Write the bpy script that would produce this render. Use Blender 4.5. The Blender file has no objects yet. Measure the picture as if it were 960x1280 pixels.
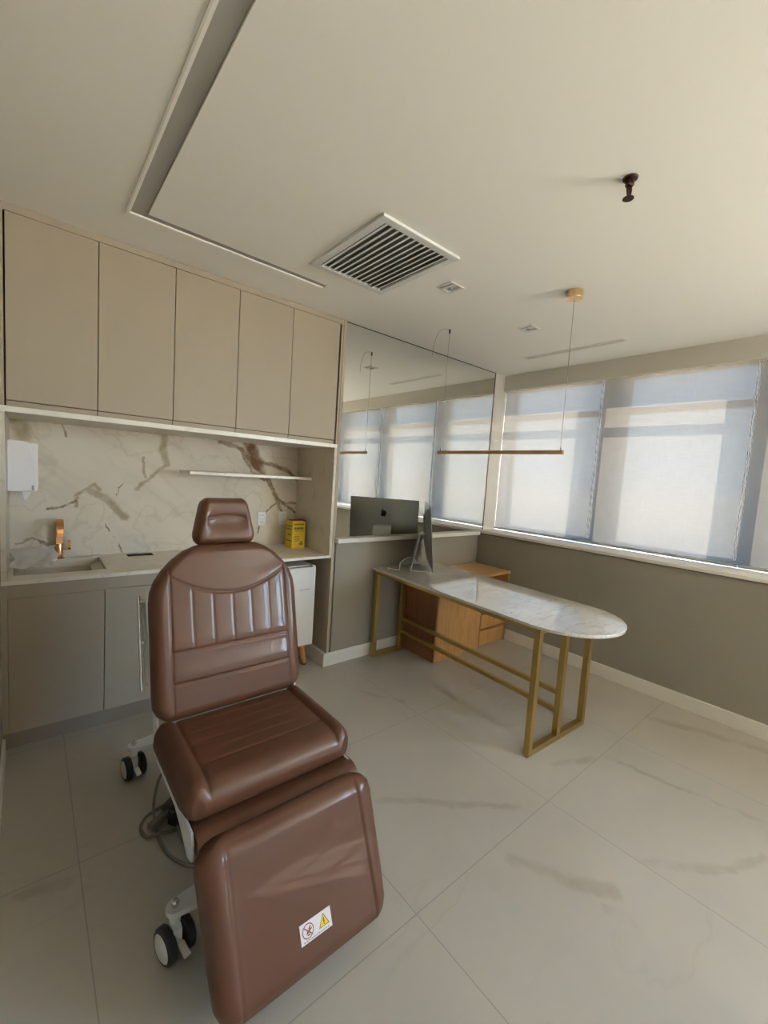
import bpy, bmesh, math, random
from mathutils import Vector, Matrix
random.seed(4)
sc = bpy.context.scene
COL = sc.collection
PI = math.pi

# ------------------------------------------------------------------ materials
def nt_of(m):
    m.use_nodes = True
    return m.node_tree
def lin(c):
    return tuple((x/12.92 if x <= .04045 else ((x+.055)/1.055)**2.4) for x in (v/255 for v in c)) + (1,)
def mat(name, col, rough=.5, metal=0, coat=0, noise=0, nscale=30, spec=.5, bump=0, bscale=200):
    m = bpy.data.materials.new(name); nt = nt_of(m); b = nt.nodes['Principled BSDF']
    b.inputs['Base Color'].default_value = col; b.inputs['Roughness'].default_value = rough
    b.inputs['Metallic'].default_value = metal; b.inputs['Coat Weight'].default_value = coat
    b.inputs['Coat Roughness'].default_value = .02; b.inputs['Specular IOR Level'].default_value = spec
    tc = nt.nodes.new('ShaderNodeNewGeometry')
    if noise:
        n = nt.nodes.new('ShaderNodeTexNoise'); n.inputs['Scale'].default_value = nscale; n.inputs['Detail'].default_value = 4
        nt.links.new(tc.outputs['Position'], n.inputs['Vector'])
        mx = nt.nodes.new('ShaderNodeMix'); mx.data_type = 'RGBA'
        mx.inputs[6].default_value = tuple(c*(1-noise) for c in col[:3])+(1,)
        mx.inputs[7].default_value = tuple(min(1, c*(1+noise)) for c in col[:3])+(1,)
        nt.links.new(n.outputs[0], mx.inputs[0]); nt.links.new(mx.outputs[2], b.inputs['Base Color'])
    if bump:
        n = nt.nodes.new('ShaderNodeTexNoise'); n.inputs['Scale'].default_value = bscale
        nt.links.new(tc.outputs['Position'], n.inputs['Vector'])
        bp = nt.nodes.new('ShaderNodeBump'); bp.inputs['Strength'].default_value = bump; bp.inputs['Distance'].default_value = .002
        nt.links.new(n.outputs[0], bp.inputs['Height']); nt.links.new(bp.outputs[0], b.inputs['Normal'])
    return m

class NB:
    """small node builder"""
    def __init__(s, m): s.nt = nt_of(m); s.N = s.nt.nodes; s.L = s.nt.links
    def node(s, t, **kw):
        n = s.N.new(t)
        for k, v in kw.items(): setattr(n, k, v)
        return n
    def put(s, sock, v):
        if hasattr(v, 'is_linked') or isinstance(v, bpy.types.NodeSocket): s.L.new(v, sock)
        else: sock.default_value = v
    def math(s, op, a, b=0., c=None, clamp=False):
        n = s.node('ShaderNodeMath', operation=op, use_clamp=clamp); s.put(n.inputs[0], a); s.put(n.inputs[1], b)
        if c is not None: s.put(n.inputs[2], c)
        return n.outputs[0]
    def vm(s, op, a, b=None, scale=None):
        n = s.node('ShaderNodeVectorMath', operation=op); s.put(n.inputs[0], a)
        if b is not None: s.put(n.inputs[1], b)
        if scale is not None: s.put(n.inputs[3], scale)
        return n.outputs['Value'] if op in ('DOT_PRODUCT', 'LENGTH', 'DISTANCE') else n.outputs[0]
    def pos(s): return s.node('ShaderNodeNewGeometry').outputs['Position']
    def noise(s, vec, scale, detail=4, rough=.55, col=False):
        n = s.node('ShaderNodeTexNoise'); s.put(n.inputs['Vector'], vec); n.inputs['Scale'].default_value = scale
        n.inputs['Detail'].default_value = detail; n.inputs['Roughness'].default_value = rough
        return n.outputs[1 if col else 0]
    def smooth(s, v, a, b, lo=0., hi=1.):
        n = s.node('ShaderNodeMapRange', interpolation_type='SMOOTHSTEP'); s.put(n.inputs[0], v)
        for i, x in enumerate((a, b, lo, hi)): s.put(n.inputs[i+1], x)
        return n.outputs[0]
    def mix(s, f, a, b):
        n = s.node('ShaderNodeMix', data_type='RGBA'); s.put(n.inputs[0], f); s.put(n.inputs[6], a); s.put(n.inputs[7], b)
        return n.outputs[2]
    def seg(s, p, a, b, w):
        """soft mask along the line a-b"""
        a, b = Vector(a), Vector(b); ba = b-a
        pa = s.vm('SUBTRACT', p, tuple(a))
        t = s.math('MULTIPLY', s.vm('DOT_PRODUCT', pa, tuple(ba)), 1/max(ba.dot(ba), 1e-9), clamp=True)
        n = s.node('ShaderNodeVectorMath', operation='SCALE'); n.inputs[0].default_value = tuple(ba); s.L.new(t, n.inputs[3])
        d = s.vm('LENGTH', s.vm('SUBTRACT', pa, n.outputs[0]))
        return s.smooth(d, w*.3, w, 1., 0.)
    def veins(s, p, polys, ax):
        acc = None
        for w, pts in polys:
            P = [tuple((q[0], 0, q[1]) if ax == 'xz' else (q[0], q[1], 0)) for q in pts]
            for a, b in zip(P, P[1:]):
                v = s.seg(p, a, b, w)
                acc = v if acc is None else s.math('MAXIMUM', acc, v)
        return acc
    def warp(s, p, scale, amp, detail=4):
        n = s.noise(p, scale, detail, col=True)
        return s.vm('ADD', p, s.vm('SCALE', s.vm('SUBTRACT', n, (.5, .5, .5)), scale=amp))
    def line(s, p, scale, w, warpamp=.3, rot=(0, 0, 0), wscale=2.):
        """thin irregular vein lines from a distorted noise contour"""
        mp = s.node('ShaderNodeMapping'); s.L.new(p, mp.inputs[0]); mp.inputs['Rotation'].default_value = rot; mp.inputs['Scale'].default_value = (1, 3.2, 1)
        q = s.warp(mp.outputs[0], wscale, warpamp)
        n = s.noise(q, scale, 3, .5)
        d = s.math('ABSOLUTE', s.math('SUBTRACT', n, .5))
        return s.smooth(d, 0., w, 1., 0.)

def marble(name, base, gold=None, olive=None, thin=None, rough=.28, lines=.35, rot=(0, .7, 0), cloud=.12, vein=(.30, .24, .16, 1), streak=.35, coat=0, spec=.5):
    m = bpy.data.materials.new(name); b = NB(m); bs = b.N['Principled BSDF']
    p = b.pos()
    c = b.mix(b.smooth(b.noise(p, 1.6, 5), .3, .75), base, tuple(x*(1-cloud) for x in base[:3])+(1,))
    mp = b.node('ShaderNodeMapping', vector_type='TEXTURE'); b.L.new(b.warp(p, 1.5, .12), mp.inputs[0]); mp.inputs['Rotation'].default_value = (0, math.radians(38), 0); mp.inputs['Scale'].default_value = (1.6, .12, .12)
    st = b.noise(mp.outputs[0], 1.3, 5, .6)
    c = b.mix(b.math('MULTIPLY', b.smooth(st, .48, .72), streak), c, tuple(x*.62 for x in base[:3])+(1,))
    l1 = b.line(p, 2.2, .018, .5, rot)
    c = b.mix(b.math('MULTIPLY', l1, lines), c, vein)
    l2 = b.line(p, 4.5, .02, .35, (rot[0]+.2, rot[1]+.15, .3))
    c = b.mix(b.math('MULTIPLY', b.math('MULTIPLY', l2, b.smooth(b.noise(p, 2.5, 3), .45, .65)), lines*.9), c, vein)
    if gold or olive or thin:
        flat = b.vm('MULTIPLY', p, (1, 0, 1))
        q = b.warp(b.warp(flat, 9, .05), 30, .022)
        breakup = b.smooth(b.noise(p, 14, 5), .3, .6)
        for grp, colr, k in ((olive, (.24, .175, .06, 1), .7), (thin, (.17, .105, .035, 1), .85), (gold, (.15, .055, .008, 1), 1.0)):
            if grp:
                v = b.veins(q, grp, 'xz')
                c = b.mix(b.math('MULTIPLY', b.math('MULTIPLY', v, b.math('ADD', b.math('MULTIPLY', breakup, .4), .65, )), k), c, colr)
    b.L.new(c, bs.inputs['Base Color']); bs.inputs['Roughness'].default_value = rough; bs.inputs['Specular IOR Level'].default_value = spec; bs.inputs['Coat Weight'].default_value = coat; bs.inputs['Coat Roughness'].default_value = .03
    return m

MAR_BASE = (.66, .59, .485, 1)
MAT = {}
MAT['marble'] = marble('marble', MAR_BASE, lines=.22)
MAT['marble_light'] = marble('marble_light', (.82, .775, .69, 1), lines=.2)
MAT['marble_back'] = marble('marble_back', MAR_BASE,
    gold=[(.075, [(1.345, 1.709), (1.389, 1.611), (1.418, 1.562)])],
    thin=[(.024, [(1.114, 1.71), (1.206, 1.695), (1.289, 1.666), (1.358, 1.57), (1.476, 1.487), (1.591, 1.292), (1.648, 1.17)]),
          (.024, [(1.417, 1.587), (1.542, 1.564), (1.652, 1.537), (1.808, 1.436)]),
          (.018, [(1.512, 1.463), (1.613, 1.272), (1.768, 1.17)]), (.018, [(1.652, 1.239), (1.818, 1.254)]),
          (.02, [(1.269, 1.676), (1.374, 1.495), (1.478, 1.435)]), (.008, [(.379, 1.096), (.425, 1.025), (.481, .902)]),
          (.01, [(.229, 1.253), (.148, 1.207), (.09, 1.196)]), (.008, [(.445, 1.282), (.467, 1.347), (.503, 1.392)]),
          (.008, [(.16, 1.744), (.176, 1.649)]), (.01, [(1.441, 1.006), (1.504, 1.171), (1.593, 1.238)]), (.01, [(-.06, .986), (.014, 1.021), (.089, .978)])],
    olive=[(.035, [(.3, 1.321), (.378, 1.271), (.497, 1.142)]), (.016, [(.229, 1.278), (.27, 1.32), (.325, 1.363), (.355, 1.322)]),
           (.014, [(.237, 1.268), (.229, 1.217)]), (.035, [(.727, 1.704), (.719, 1.625), (.746, 1.516)]),
           (.02, [(.747, 1.504), (.682, 1.444), (.608, 1.385), (.561, 1.329)]), (.014, [(.596, 1.549), (.608, 1.424)]),
           (.055, [(-.055, 1.729), (-.02, 1.627)]), (.06, [(1.36, 1.66), (1.46, 1.50)])], lines=.2, rough=.5, spec=.25)
MAT['desk_marble'] = marble('desk_marble', (.72, .68, .62, 1), rough=.05, lines=.5, rot=(.4, 0, .8), cloud=.3, coat=1.0, vein=(.42, .36, .27, 1))

def floor_mat():
    m = bpy.data.materials.new('porcelain_floor'); b = NB(m); bs = b.N['Principled BSDF']
    p = b.pos()
    base = (.47, .435, .375, 1)
    c = b.mix(b.smooth(b.noise(p, 1.3, 5), .3, .75), base, (.42, .39, .335, 1))
    l1 = b.line(p, .9, .016, .5, (0, 0, -.9), 1.5)
    c = b.mix(b.math('MULTIPLY', b.math('MULTIPLY', l1, b.smooth(b.noise(p, .9, 2), .45, .65)), .14), c, (.28, .225, .155, 1))
    flat = b.vm('MULTIPLY', p, (1, 1, 0))
    q = b.warp(b.warp(flat, 3, .12), 12, .04)
    V = [(.035, [(1.949, .514), (2.069, .391), (2.216, .293), (2.43, .179)]), (.035, [(1.274, 1.4), (1.412, 1.291), (1.568, 1.156), (1.762, .977)]),
         (.028, [(2.546, .878), (2.597, .654), (2.639, .469), (2.691, .215)]), (.05, [(1.511, .833), (1.606, .677), (1.718, .523)]),
         (.035, [(1.616, .516), (1.637, .433)]), (.03, [(1.769, 2.321), (1.968, 1.986)]), (.035, [(2.235, 1.028), (2.458, .939)]),
         (.06, [(3.247, .882), (3.383, .617), (3.49, .327)]), (.016, [(.18, 2.492), (.273, 2.436), (.35, 2.368)]), (.03, [(-.04, 1.791), (.091, 1.749)])]
    v = b.veins(q, V, 'xy')
    c = b.mix(b.math('MULTIPLY', b.math('MULTIPLY', v, b.smooth(b.noise(p, 6, 4), .25, .7)), .42), c, (.25, .185, .125, 1))
    # grout lines, 0.902 m tiles
    sx = b.node('ShaderNodeSeparateXYZ'); b.L.new(p, sx.inputs[0])
    gm = None
    for i, off in ((0, 1.944), (1, .913)):
        f = b.math('WRAP', b.math('SUBTRACT', sx.outputs[i], off), .451, -.451)
        f.node.inputs[1].default_value = .451; f.node.inputs[2].default_value = -.451
        g = b.smooth(b.math('ABSOLUTE', f), .0011, .0026, 1., 0.)
        gm = g if gm is None else b.math('MAXIMUM', gm, g)
    c = b.mix(b.math('MULTIPLY', gm, .48), c, (.17, .14, .105, 1))
    b.L.new(c, bs.inputs['Base Color'])
    r = b.smooth(b.noise(p, 5, 4), .3, .7, .30, .40); b.L.new(r, bs.inputs['Roughness'])
    return m
MAT['floor'] = floor_mat()

def wood(name, c1, c2, axis='z', rough=.42):
    m = bpy.data.materials.new(name); b = NB(m); bs = b.N['Principled BSDF']; p = b.pos()
    s = {'z': (28, 28, 1.6), 'x': (1.6, 28, 28), 'y': (28, 1.6, 28)}[axis]
    q = b.vm('MULTIPLY', b.warp(p, 3, .05), s)
    n = b.noise(q, 1.6, 5, .6)
    c = b.mix(b.smooth(n, .3, .7), c1, c2)
    n2 = b.noise(b.vm('MULTIPLY', p, tuple(x*4 for x in s)), 2, 3)
    c = b.mix(b.math('MULTIPLY', b.smooth(n2, .55, .75), .25), c, tuple(x*.6 for x in c1[:3])+(1,))
    b.L.new(c, bs.inputs['Base Color']); bs.inputs['Roughness'].default_value = rough
    return m
MAT['wood'] = wood('oak_veneer', (.42, .215, .075, 1), (.54, .30, .115, 1))
MAT['wood_top'] = wood('oak_veneer_top', (.44, .24, .09, 1), (.56, .32, .125, 1), 'x')
MAT['wood_shaded'] = wood('shaded_oak', (.235, .092, .035, 1), (.30, .125, .048, 1))  # oak darkened for shade, chiefly the side turned away from the windows
MAT['leg_wood'] = wood('orange_leg_wood', (.36, .15, .05, 1), (.46, .20, .07, 1))

def brushed(name, col, rough=.3):
    m = mat(name, col, rough, 1.0, noise=.08, nscale=60); return m
MAT['gold'] = brushed('brushed_gold', (.47, .33, .12, 1), .36)
MAT['pale_gold'] = brushed('pale_gold', (.72, .50, .27, 1), .34)
MAT['satin_gold'] = mat('satin_gold', (.42, .25, .12, 1), .45, .35, noise=.06)
MAT['copper'] = brushed('rose_gold', (.70, .36, .17, 1), .16)
MAT['chrome'] = brushed('chrome', (.75, .73, .70, 1), .18)
MAT['alu'] = brushed('aluminium', (.62, .63, .61, 1), .42)
MAT['shell'] = brushed('shaded_aluminium', (.40, .41, .385, 1), .32)  # aluminium darkened so the shell's shadowed back is in its colour
MAT['bronze'] = brushed('dark_bronze', (.085, .045, .035, 1), .35)
MAT['taupe'] = mat('taupe_lacquer', (.35, .29, .215, 1), .55, noise=.03, nscale=4)
MAT['kick'] = mat('shaded_kick_taupe', (.235, .195, .15, 1), .6, noise=.03, nscale=4)  # taupe darkened, partly to put in the shade below the doors
MAT['taupe_dark'] = mat('dark_joint', (.05, .035, .022, 1), .8, noise=.1)
MAT['wall'] = mat('greige_wall', (.29, .262, .212, 1), .75, noise=.03, nscale=3, bump=.15)
MAT['white_paint'] = mat('white_paint', (.76, .725, .66, 1), .6, noise=.02, nscale=3)
MAT['ceiling'] = mat('ceiling_paint', (.92, .895, .835, 1), .9, noise=.015, nscale=2)
MAT['pelmet'] = mat('pelmet_paint', (.66, .62, .54, 1), .9, noise=.02, nscale=3)
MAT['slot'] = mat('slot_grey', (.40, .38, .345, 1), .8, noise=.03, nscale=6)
MAT['white_plastic'] = mat('white_plastic', (.74, .72, .74, 1), .35, noise=.02)
MAT['white_enamel'] = mat('white_enamel', (.78, .77, .74, 1), .3, noise=.02)
MAT['steel_white'] = mat('white_powder_coat', (.74, .76, .75, 1), .4, noise=.03, nscale=12)
MAT['black'] = mat('black_rubber', (.015, .015, .016, 1), .5, noise=.1)
MAT['dark'] = mat('dark_grey', (.05, .047, .045, 1), .5, noise=.1)
MAT['screen'] = mat('black_glass', (.012, .012, .013, 1), .06, noise=.05)
MAT['cable'] = mat('grey_cable', (.20, .185, .15, 1), .5, noise=.06)
MAT['paper'] = mat('paper', (.93, .92, .92, 1), .85, noise=.01, nscale=40)
MAT['yellow'] = mat('yellow_card', (.66, .46, .02, 1), .55, noise=.06, nscale=25)
MAT['red_card'] = mat('red_card', (.22, .05, .02, 1), .6, noise=.06)
MAT['ink'] = mat('dark_ink', (.10, .075, .02, 1), .7, noise=.1)
MAT['red_ink'] = mat('red_ink', (.35, .05, .06, 1), .6, noise=.05)
MAT['grey_ink'] = mat('grey_ink', (.30, .30, .32, 1), .6, noise=.05)
MAT['label_white'] = mat('label_white', (.78, .72, .72, 1), .4, noise=.02)
MAT['label_yellow'] = mat('label_yellow', (.80, .58, .02, 1), .4, noise=.02)
MAT['leather'] = mat('brown_leather', (.102, .042, .023, 1), .45, coat=.38, spec=.18, noise=.05, nscale=9, bump=.08, bscale=500)
MAT['wire'] = mat('steel_wire', (.30, .28, .25, 1), .4, .6, noise=.05)
MAT['sink'] = marble('sink_marble', (.58, .52, .43, 1), lines=.15)
MAT['vent_white'] = mat('vent_white', (.72, .72, .70, 1), .45, noise=.02)
MAT['diffuser_grey'] = mat('diffuser_grey', (.60, .58, .53, 1), .6, noise=.02)
MAT['vent_dark'] = mat('vent_dark', (.17, .17, .165, 1), .7, noise=.1)
MAT['slat'] = mat('slat_grey', (.78, .79, .78, 1), .4, 0, noise=.02)
MAT['pier'] = mat('pier_paint', (.80, .71, .53, 1), .9, noise=.05, nscale=6)
MAT['concrete'] = mat('facade', (.55, .52, .47, 1), .9, noise=.1, nscale=1)
MAT['mirror'] = mat('mirror_silver', (.86, .87, .84, 1), .0, 1.0)

def glass_mat():
    m = bpy.data.materials.new('window_glass'); b = NB(m)
    t = b.node('ShaderNodeBsdfTransparent'); t.inputs[0].default_value = (.95, .97, .96, 1)
    g = b.node('ShaderNodeBsdfGlossy'); g.inputs['Roughness'].default_value = .0
    mx = b.node('ShaderNodeMixShader'); mx.inputs[0].default_value = .05; b.L.new(t.outputs[0], mx.inputs[1]); b.L.new(g.outputs[0], mx.inputs[2])
    b.L.new(mx.outputs[0], b.N['Material Output'].inputs[0]); return m
MAT['glass'] = glass_mat()
def blind_mat():
    m = bpy.data.materials.new('screen_fabric'); b = NB(m); p = b.pos()
    q = b.vm('MULTIPLY', p, (1, 260, 8)); w = b.noise(q, 1, 2)
    q2 = b.vm('MULTIPLY', p, (1, 8, 260)); w2 = b.noise(q2, 1, 2)
    k = b.math('ADD', b.math('MULTIPLY', b.math('ADD', w, w2), .5), 0.)
    c = b.mix(b.smooth(k, .35, .65), (.035, .032, .0288, 1), (.0415, .038, .0343, 1))
    tl = b.node('ShaderNodeBsdfTranslucent'); b.L.new(c, tl.inputs[0])
    df = b.node('ShaderNodeBsdfDiffuse'); b.L.new(c, df.inputs[0])
    m1 = b.node('ShaderNodeMixShader'); m1.inputs[0].default_value = .42
    b.L.new(tl.outputs[0], m1.inputs[1]); b.L.new(df.outputs[0], m1.inputs[2])
    t = b.node('ShaderNodeBsdfTransparent')
    m2 = b.node('ShaderNodeMixShader'); m2.inputs[0].default_value = .0062
    b.L.new(m1.outputs[0], m2.inputs[1]); b.L.new(t.outputs[0], m2.inputs[2])
    b.L.new(m2.outputs[0], b.N['Material Output'].inputs[0]); return m
MAT['blind'] = blind_mat()

# ------------------------------------------------------------------ builders
LOC = {}
def tag(o, label=None, cat=None, group=None, kind=None):
    if label: o['label'] = label
    if cat: o['category'] = cat
    if group: o['group'] = group
    if kind: o['kind'] = kind
    return o
def thing(name, loc, label, cat, group=None):
    o = bpy.data.objects.new(name, None); o.empty_display_size = .1; COL.objects.link(o)
    o.location = loc; LOC[o] = Vector(loc)
    return tag(o, label, cat, group)

class MB:
    def __init__(s): s.bm = bmesh.new()
    def box(s, x0, x1, y0, y1, z0, z1, rot=None, about=None):
        v = [s.bm.verts.new((x, y, z)) for x in (x0, x1) for y in (y0, y1) for z in (z0, z1)]
        for f in ((0, 1, 3, 2), (4, 6, 7, 5), (0, 4, 5, 1), (2, 3, 7, 6), (0, 2, 6, 4), (1, 5, 7, 3)): s.bm.faces.new([v[i] for i in f])
        if rot is not None:
            a = Vector(about)
            for q in v: q.co = rot @ (q.co-a) + a
        return s
    def obox(s, M, sx, sy, sz):
        """box of half sizes in the frame M"""
        v = [s.bm.verts.new(M @ Vector((x, y, z))) for x in (-sx, sx) for y in (-sy, sy) for z in (-sz, sz)]
        for f in ((0, 1, 3, 2), (4, 6, 7, 5), (0, 4, 5, 1), (2, 3, 7, 6), (0, 2, 6, 4), (1, 5, 7, 3)): s.bm.faces.new([v[i] for i in f])
        return s
    def bar(s, a, b, w, h, up=(0, 0, 1)):
        a, b = Vector(a), Vector(b); d = (b-a).normalized(); u = Vector(up)
        if abs(d.dot(u)) > .95: u = Vector((0, 1, 0))
        r = d.cross(u).normalized(); u = r.cross(d)
        M = Matrix((r, d, u)).transposed().to_4x4(); M.translation = (a+b)/2
        return s.obox(M, w/2, (b-a).length/2, h/2)
    def tube(s, pts, r, n=10, cap=True, closed=False):
        pts = [Vector(p) for p in pts]; rings = []
        t0 = (pts[1]-pts[0]).normalized(); u = t0.orthogonal().normalized()
        R = r if isinstance(r, (list, tuple)) else [r]*len(pts)
        for i, p in enumerate(pts):
            a = pts[i-1] if i else p; c = pts[i+1] if i < len(pts)-1 else p
            t = (c-a).normalized(); u = (u-t*u.dot(t)).normalized(); w = t.cross(u)
            rings.append([s.bm.verts.new(p+(u*math.cos(2*PI*k/n)+w*math.sin(2*PI*k/n))*R[i]) for k in range(n)])
        for A, B in zip(rings, rings[1:]):
            for k in range(n): s.bm.faces.new((A[k], A[(k+1) % n], B[(k+1) % n], B[k]))
        if cap:
            s.bm.faces.new(rings[0][::-1]); s.bm.faces.new(rings[-1])
        return s
    def cyl(s, a, b, r, n=24, r2=None): return s.tube([a, b], [r, r if r2 is None else r2], n)
    def lathe(s, c, prof, n=32, axis=Vector((0, 0, 1))):
        """prof: list of (radius, height) along axis from point c"""
        c = Vector(c); axis = Vector(axis).normalized(); u = axis.orthogonal().normalized(); w = axis.cross(u); rings = []
        for r, h in prof:
            rings.append([s.bm.verts.new(c+axis*h+(u*math.cos(2*PI*k/n)+w*math.sin(2*PI*k/n))*max(r, 1e-4)) for k in range(n)])
        for A, B in zip(rings, rings[1:]):
            for k in range(n): s.bm.faces.new((A[k], A[(k+1) % n], B[(k+1) % n], B[k]))
        s.bm.faces.new(rings[0][::-1]); s.bm.faces.new(rings[-1]); return s
    def prism(s, outline, a, b, plane='xy'):
        """extrude a 2D outline; plane xy -> along z, yz -> along x, xz -> along y"""
        f = {'xy': lambda p, t: (p[0], p[1], t), 'yz': lambda p, t: (t, p[0], p[1]), 'xz': lambda p, t: (p[0], t, p[1])}[plane]
        A = [s.bm.verts.new(f(p, a)) for p in outline]; B = [s.bm.verts.new(f(p, b)) for p in outline]; n = len(A)
        s.bm.faces.new(A); s.bm.faces.new(B[::-1])
        for k in range(n): s.bm.faces.new((A[k], B[k], B[(k+1) % n], A[(k+1) % n]))
        return s
    def mprism(s, M, outline, a, b):
        A = [s.bm.verts.new(M @ Vector((p[0], p[1], a))) for p in outline]; B = [s.bm.verts.new(M @ Vector((p[0], p[1], b))) for p in outline]; n = len(A)
        s.bm.faces.new(A); s.bm.faces.new(B[::-1])
        for k in range(n): s.bm.faces.new((A[k], B[k], B[(k+1) % n], A[(k+1) % n]))
        return s
    def quad(s, *p):
        s.bm.faces.new([s.bm.verts.new(q) for q in p]); return s
    def build(s, name, m, parent=None, bevel=0, smooth=False, segs=2, seam=None, norm=True):
        bm = s.bm
        if norm: bmesh.ops.recalc_face_normals(bm, faces=bm.faces)
        root = parent
        while root is not None and root not in LOC: root = root.parent
        off = LOC[root] if root is not None else None
        if off is None:
            off = Vector((0, 0, 0))
            if len(bm.verts):
                lo = [min(v.co[i] for v in bm.verts) for i in range(3)]; hi = [max(v.co[i] for v in bm.verts) for i in range(3)]
                off = Vector(((lo[0]+hi[0])/2, (lo[1]+hi[1])/2, lo[2]))
        bmesh.ops.translate(bm, verts=bm.verts, vec=-off)
        me = bpy.data.meshes.new(name); bm.to_mesh(me); bm.free()
        me.materials.append(MAT[m] if isinstance(m, str) else m)
        o = bpy.data.objects.new(name, me); COL.objects.link(o)
        if parent is not None: o.parent = parent
        else: o.location = off; LOC[o] = off
        if smooth:
            for f in me.polygons: f.use_smooth = True
            if smooth is not True: me.set_sharp_from_angle(angle=math.radians(smooth))
        if bevel:
            b = o.modifiers.new('bevel', 'BEVEL'); b.width = bevel; b.segments = segs; b.limit_method = 'ANGLE'; b.angle_limit = math.radians(40)
        return o
def bx(*a, **k): return MB().box(*a, **k)
def struct(o, label=None):
    o['kind'] = 'structure'
    if label: o['label'] = label
    return o
def spline(pts, n=12):
    """Catmull-Rom through points"""
    P = [Vector(p) for p in pts]; P = [P[0]*2-P[1]]+P+[P[-1]*2-P[-2]]; out = []
    for i in range(1, len(P)-2):
        for k in range(n):
            t = k/n; a, b, c, d = P[i-1:i+3]
            out.append(.5*((2*b)+(c-a)*t+(2*a-5*b+4*c-d)*t*t+(3*b-a-3*c+d)*t**3))
    out.append(P[-2]); return out
def rrect(w, h, r, n=6):
    o = []
    for cx, cy, a0 in ((w/2-r, h/2-r, 0), (-w/2+r, h/2-r, PI/2), (-w/2+r, -h/2+r, PI), (w/2-r, -h/2+r, 1.5*PI)):
        for k in range(n+1):
            a = a0+PI/2*k/n; o.append((cx+r*math.cos(a), cy+r*math.sin(a)))
    return o
def interp(tab, v):
    if v <= tab[0][0]: return tab[0][1]
    for (a, x), (b, y) in zip(tab, tab[1:]):
        if v <= b: return x+(y-x)*(v-a)/(b-a)
    return tab[-1][1]

def cushion(hw, H, Tf, Tb, r, origin, right, up, normal, nx=90, ny=90, relief=None, crown=0.0):
    mb = MB(); bm = mb.bm
    o, R, U, N = Vector(origin), Vector(right), Vector(up), Vector(normal)
    def prof(t): return 1 if t >= 1 else math.sqrt(max(0, 1-(1-t)**2))
    for side in (0, 1):
        g = []
        for j in range(ny+1):
            v = H*(.5-.5*math.cos(PI*j/ny)); w = hw(v); row = []
            for i in range(nx+1):
                x = -w*math.cos(PI*i/nx)
                dx = max(w-abs(x), 0); dv = max(min(v, H-v), 0)
                d = 0 if dx < 1e-6 or dv < 1e-6 else (dx**-4+dv**-4)**-.25
                e = prof(d/r)
                if side == 0:
                    h = Tf*e+crown*(1-(x/max(w, 1e-4))**2)*e
                    if relief: h += relief(x, v)*min(1, d/.02)
                else: h = -Tb*e
                row.append(bm.verts.new(o+R*x+U*v+N*h))
            g.append(row)
        for j in range(ny):
            for i in range(nx):
                q = (g[j][i], g[j][i+1], g[j+1][i+1], g[j+1][i])
                bm.faces.new(q if side == 0 else q[::-1])
    bmesh.ops.remove_doubles(bm, verts=bm.verts, dist=1e-5)
    return mb
def groove(d, w, depth): return -depth*math.exp(-(d/w)**2)

# ------------------------------------------------------------------ room shell
CZ = 2.667; LX = -.107; WX = 3.625; BX = 3.877; NY = -4.85; MY = 2.745
struct(bx(LX-.1, 4.22, NY-.1, 3.40, -.12, 0).build('floor', 'floor'))
def ceiling():
    mb = MB(); xs = [LX-.1, .364, .430, 1.405, 4.3]; ys = [NY-.1, 2.343, 2.392, 3.45]
    def hole(i, j): return (i == 1 and j <= 1) or (i == 2 and j == 1)
    for i in range(4):
        for j in range(3):
            if not hole(i, j): mb.box(xs[i], xs[i+1], ys[j], ys[j+1], CZ, CZ+.05)
    mb.box(xs[0], xs[-1], ys[0], ys[-1], CZ+.05, CZ+.12)
    bmesh.ops.remove_doubles(mb.bm, verts=mb.bm.verts, dist=1e-5)
    return mb
struct(ceiling().build('ceiling', 'ceiling'))
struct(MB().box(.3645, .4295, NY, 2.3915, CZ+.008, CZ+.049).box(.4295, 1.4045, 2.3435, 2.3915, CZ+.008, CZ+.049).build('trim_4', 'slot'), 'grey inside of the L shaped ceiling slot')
struct(MB().box(.346, .353, NY, 2.404, CZ-.004, CZ+.002).build('trim_5', 'white_paint'), 'white metal lip along the ceiling slot')
struct(bx(LX-.1, LX, NY-.1, 3.40, 0, CZ).build('wall_left', 'wall'))
struct(bx(LX-.1, 4.22, NY-.1, NY, 0, CZ).build('wall_near', 'white_paint'))  # unseen end wall, set far back to fit the added windows
# far wall: behind the cabinets, then the half wall and the pier that carries the mirror
struct(MB().box(LX-.1, 1.84, 3.345, 3.45, 0, CZ).box(1.86, 4.22, MY+.008, 3.345, 0, CZ).build('wall_far', 'white_paint'))
struct(bx(1.842, WX+.2, 2.735, MY+.008, 0, .985).build('wall_half', 'wall'), 'greige half wall under the mirror ledge')
struct(bx(WX, 4.2, NY-.1, MY+.008, 0, 1.0).build('wall_right', 'wall'))
struct(bx(BX, 4.05, NY, MY, 2.507, CZ).build('trim_1', 'pelmet'), 'beige pelmet above the roller blinds')
# sill and ledge slab
struct(bx(3.603, 4.22, NY, MY+.006, 1.008, 1.034).build('trim_2', 'white_paint', bevel=.003), 'white window sill slab')
struct(bx(1.832, 3.603, 2.693, MY+.006, .987, 1.022).build('trim_3', 'white_paint', bevel=.003), 'white ledge below the mirror')
struct(bx(3.607, WX, NY, 2.72, 0, .103).build('baseboard_right', 'white_paint', bevel=.003))
struct(MB().box(1.774, 3.607, 2.720, 2.735, 0, .103).box(1.774, 1.790, 2.735, 3.30, 0, .103).build('baseboard_far', 'white_paint'))
struct(bx(LX, LX+.013, NY, 2.70, 0, .103).build('baseboard_left', 'white_paint', bevel=.003))

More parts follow.
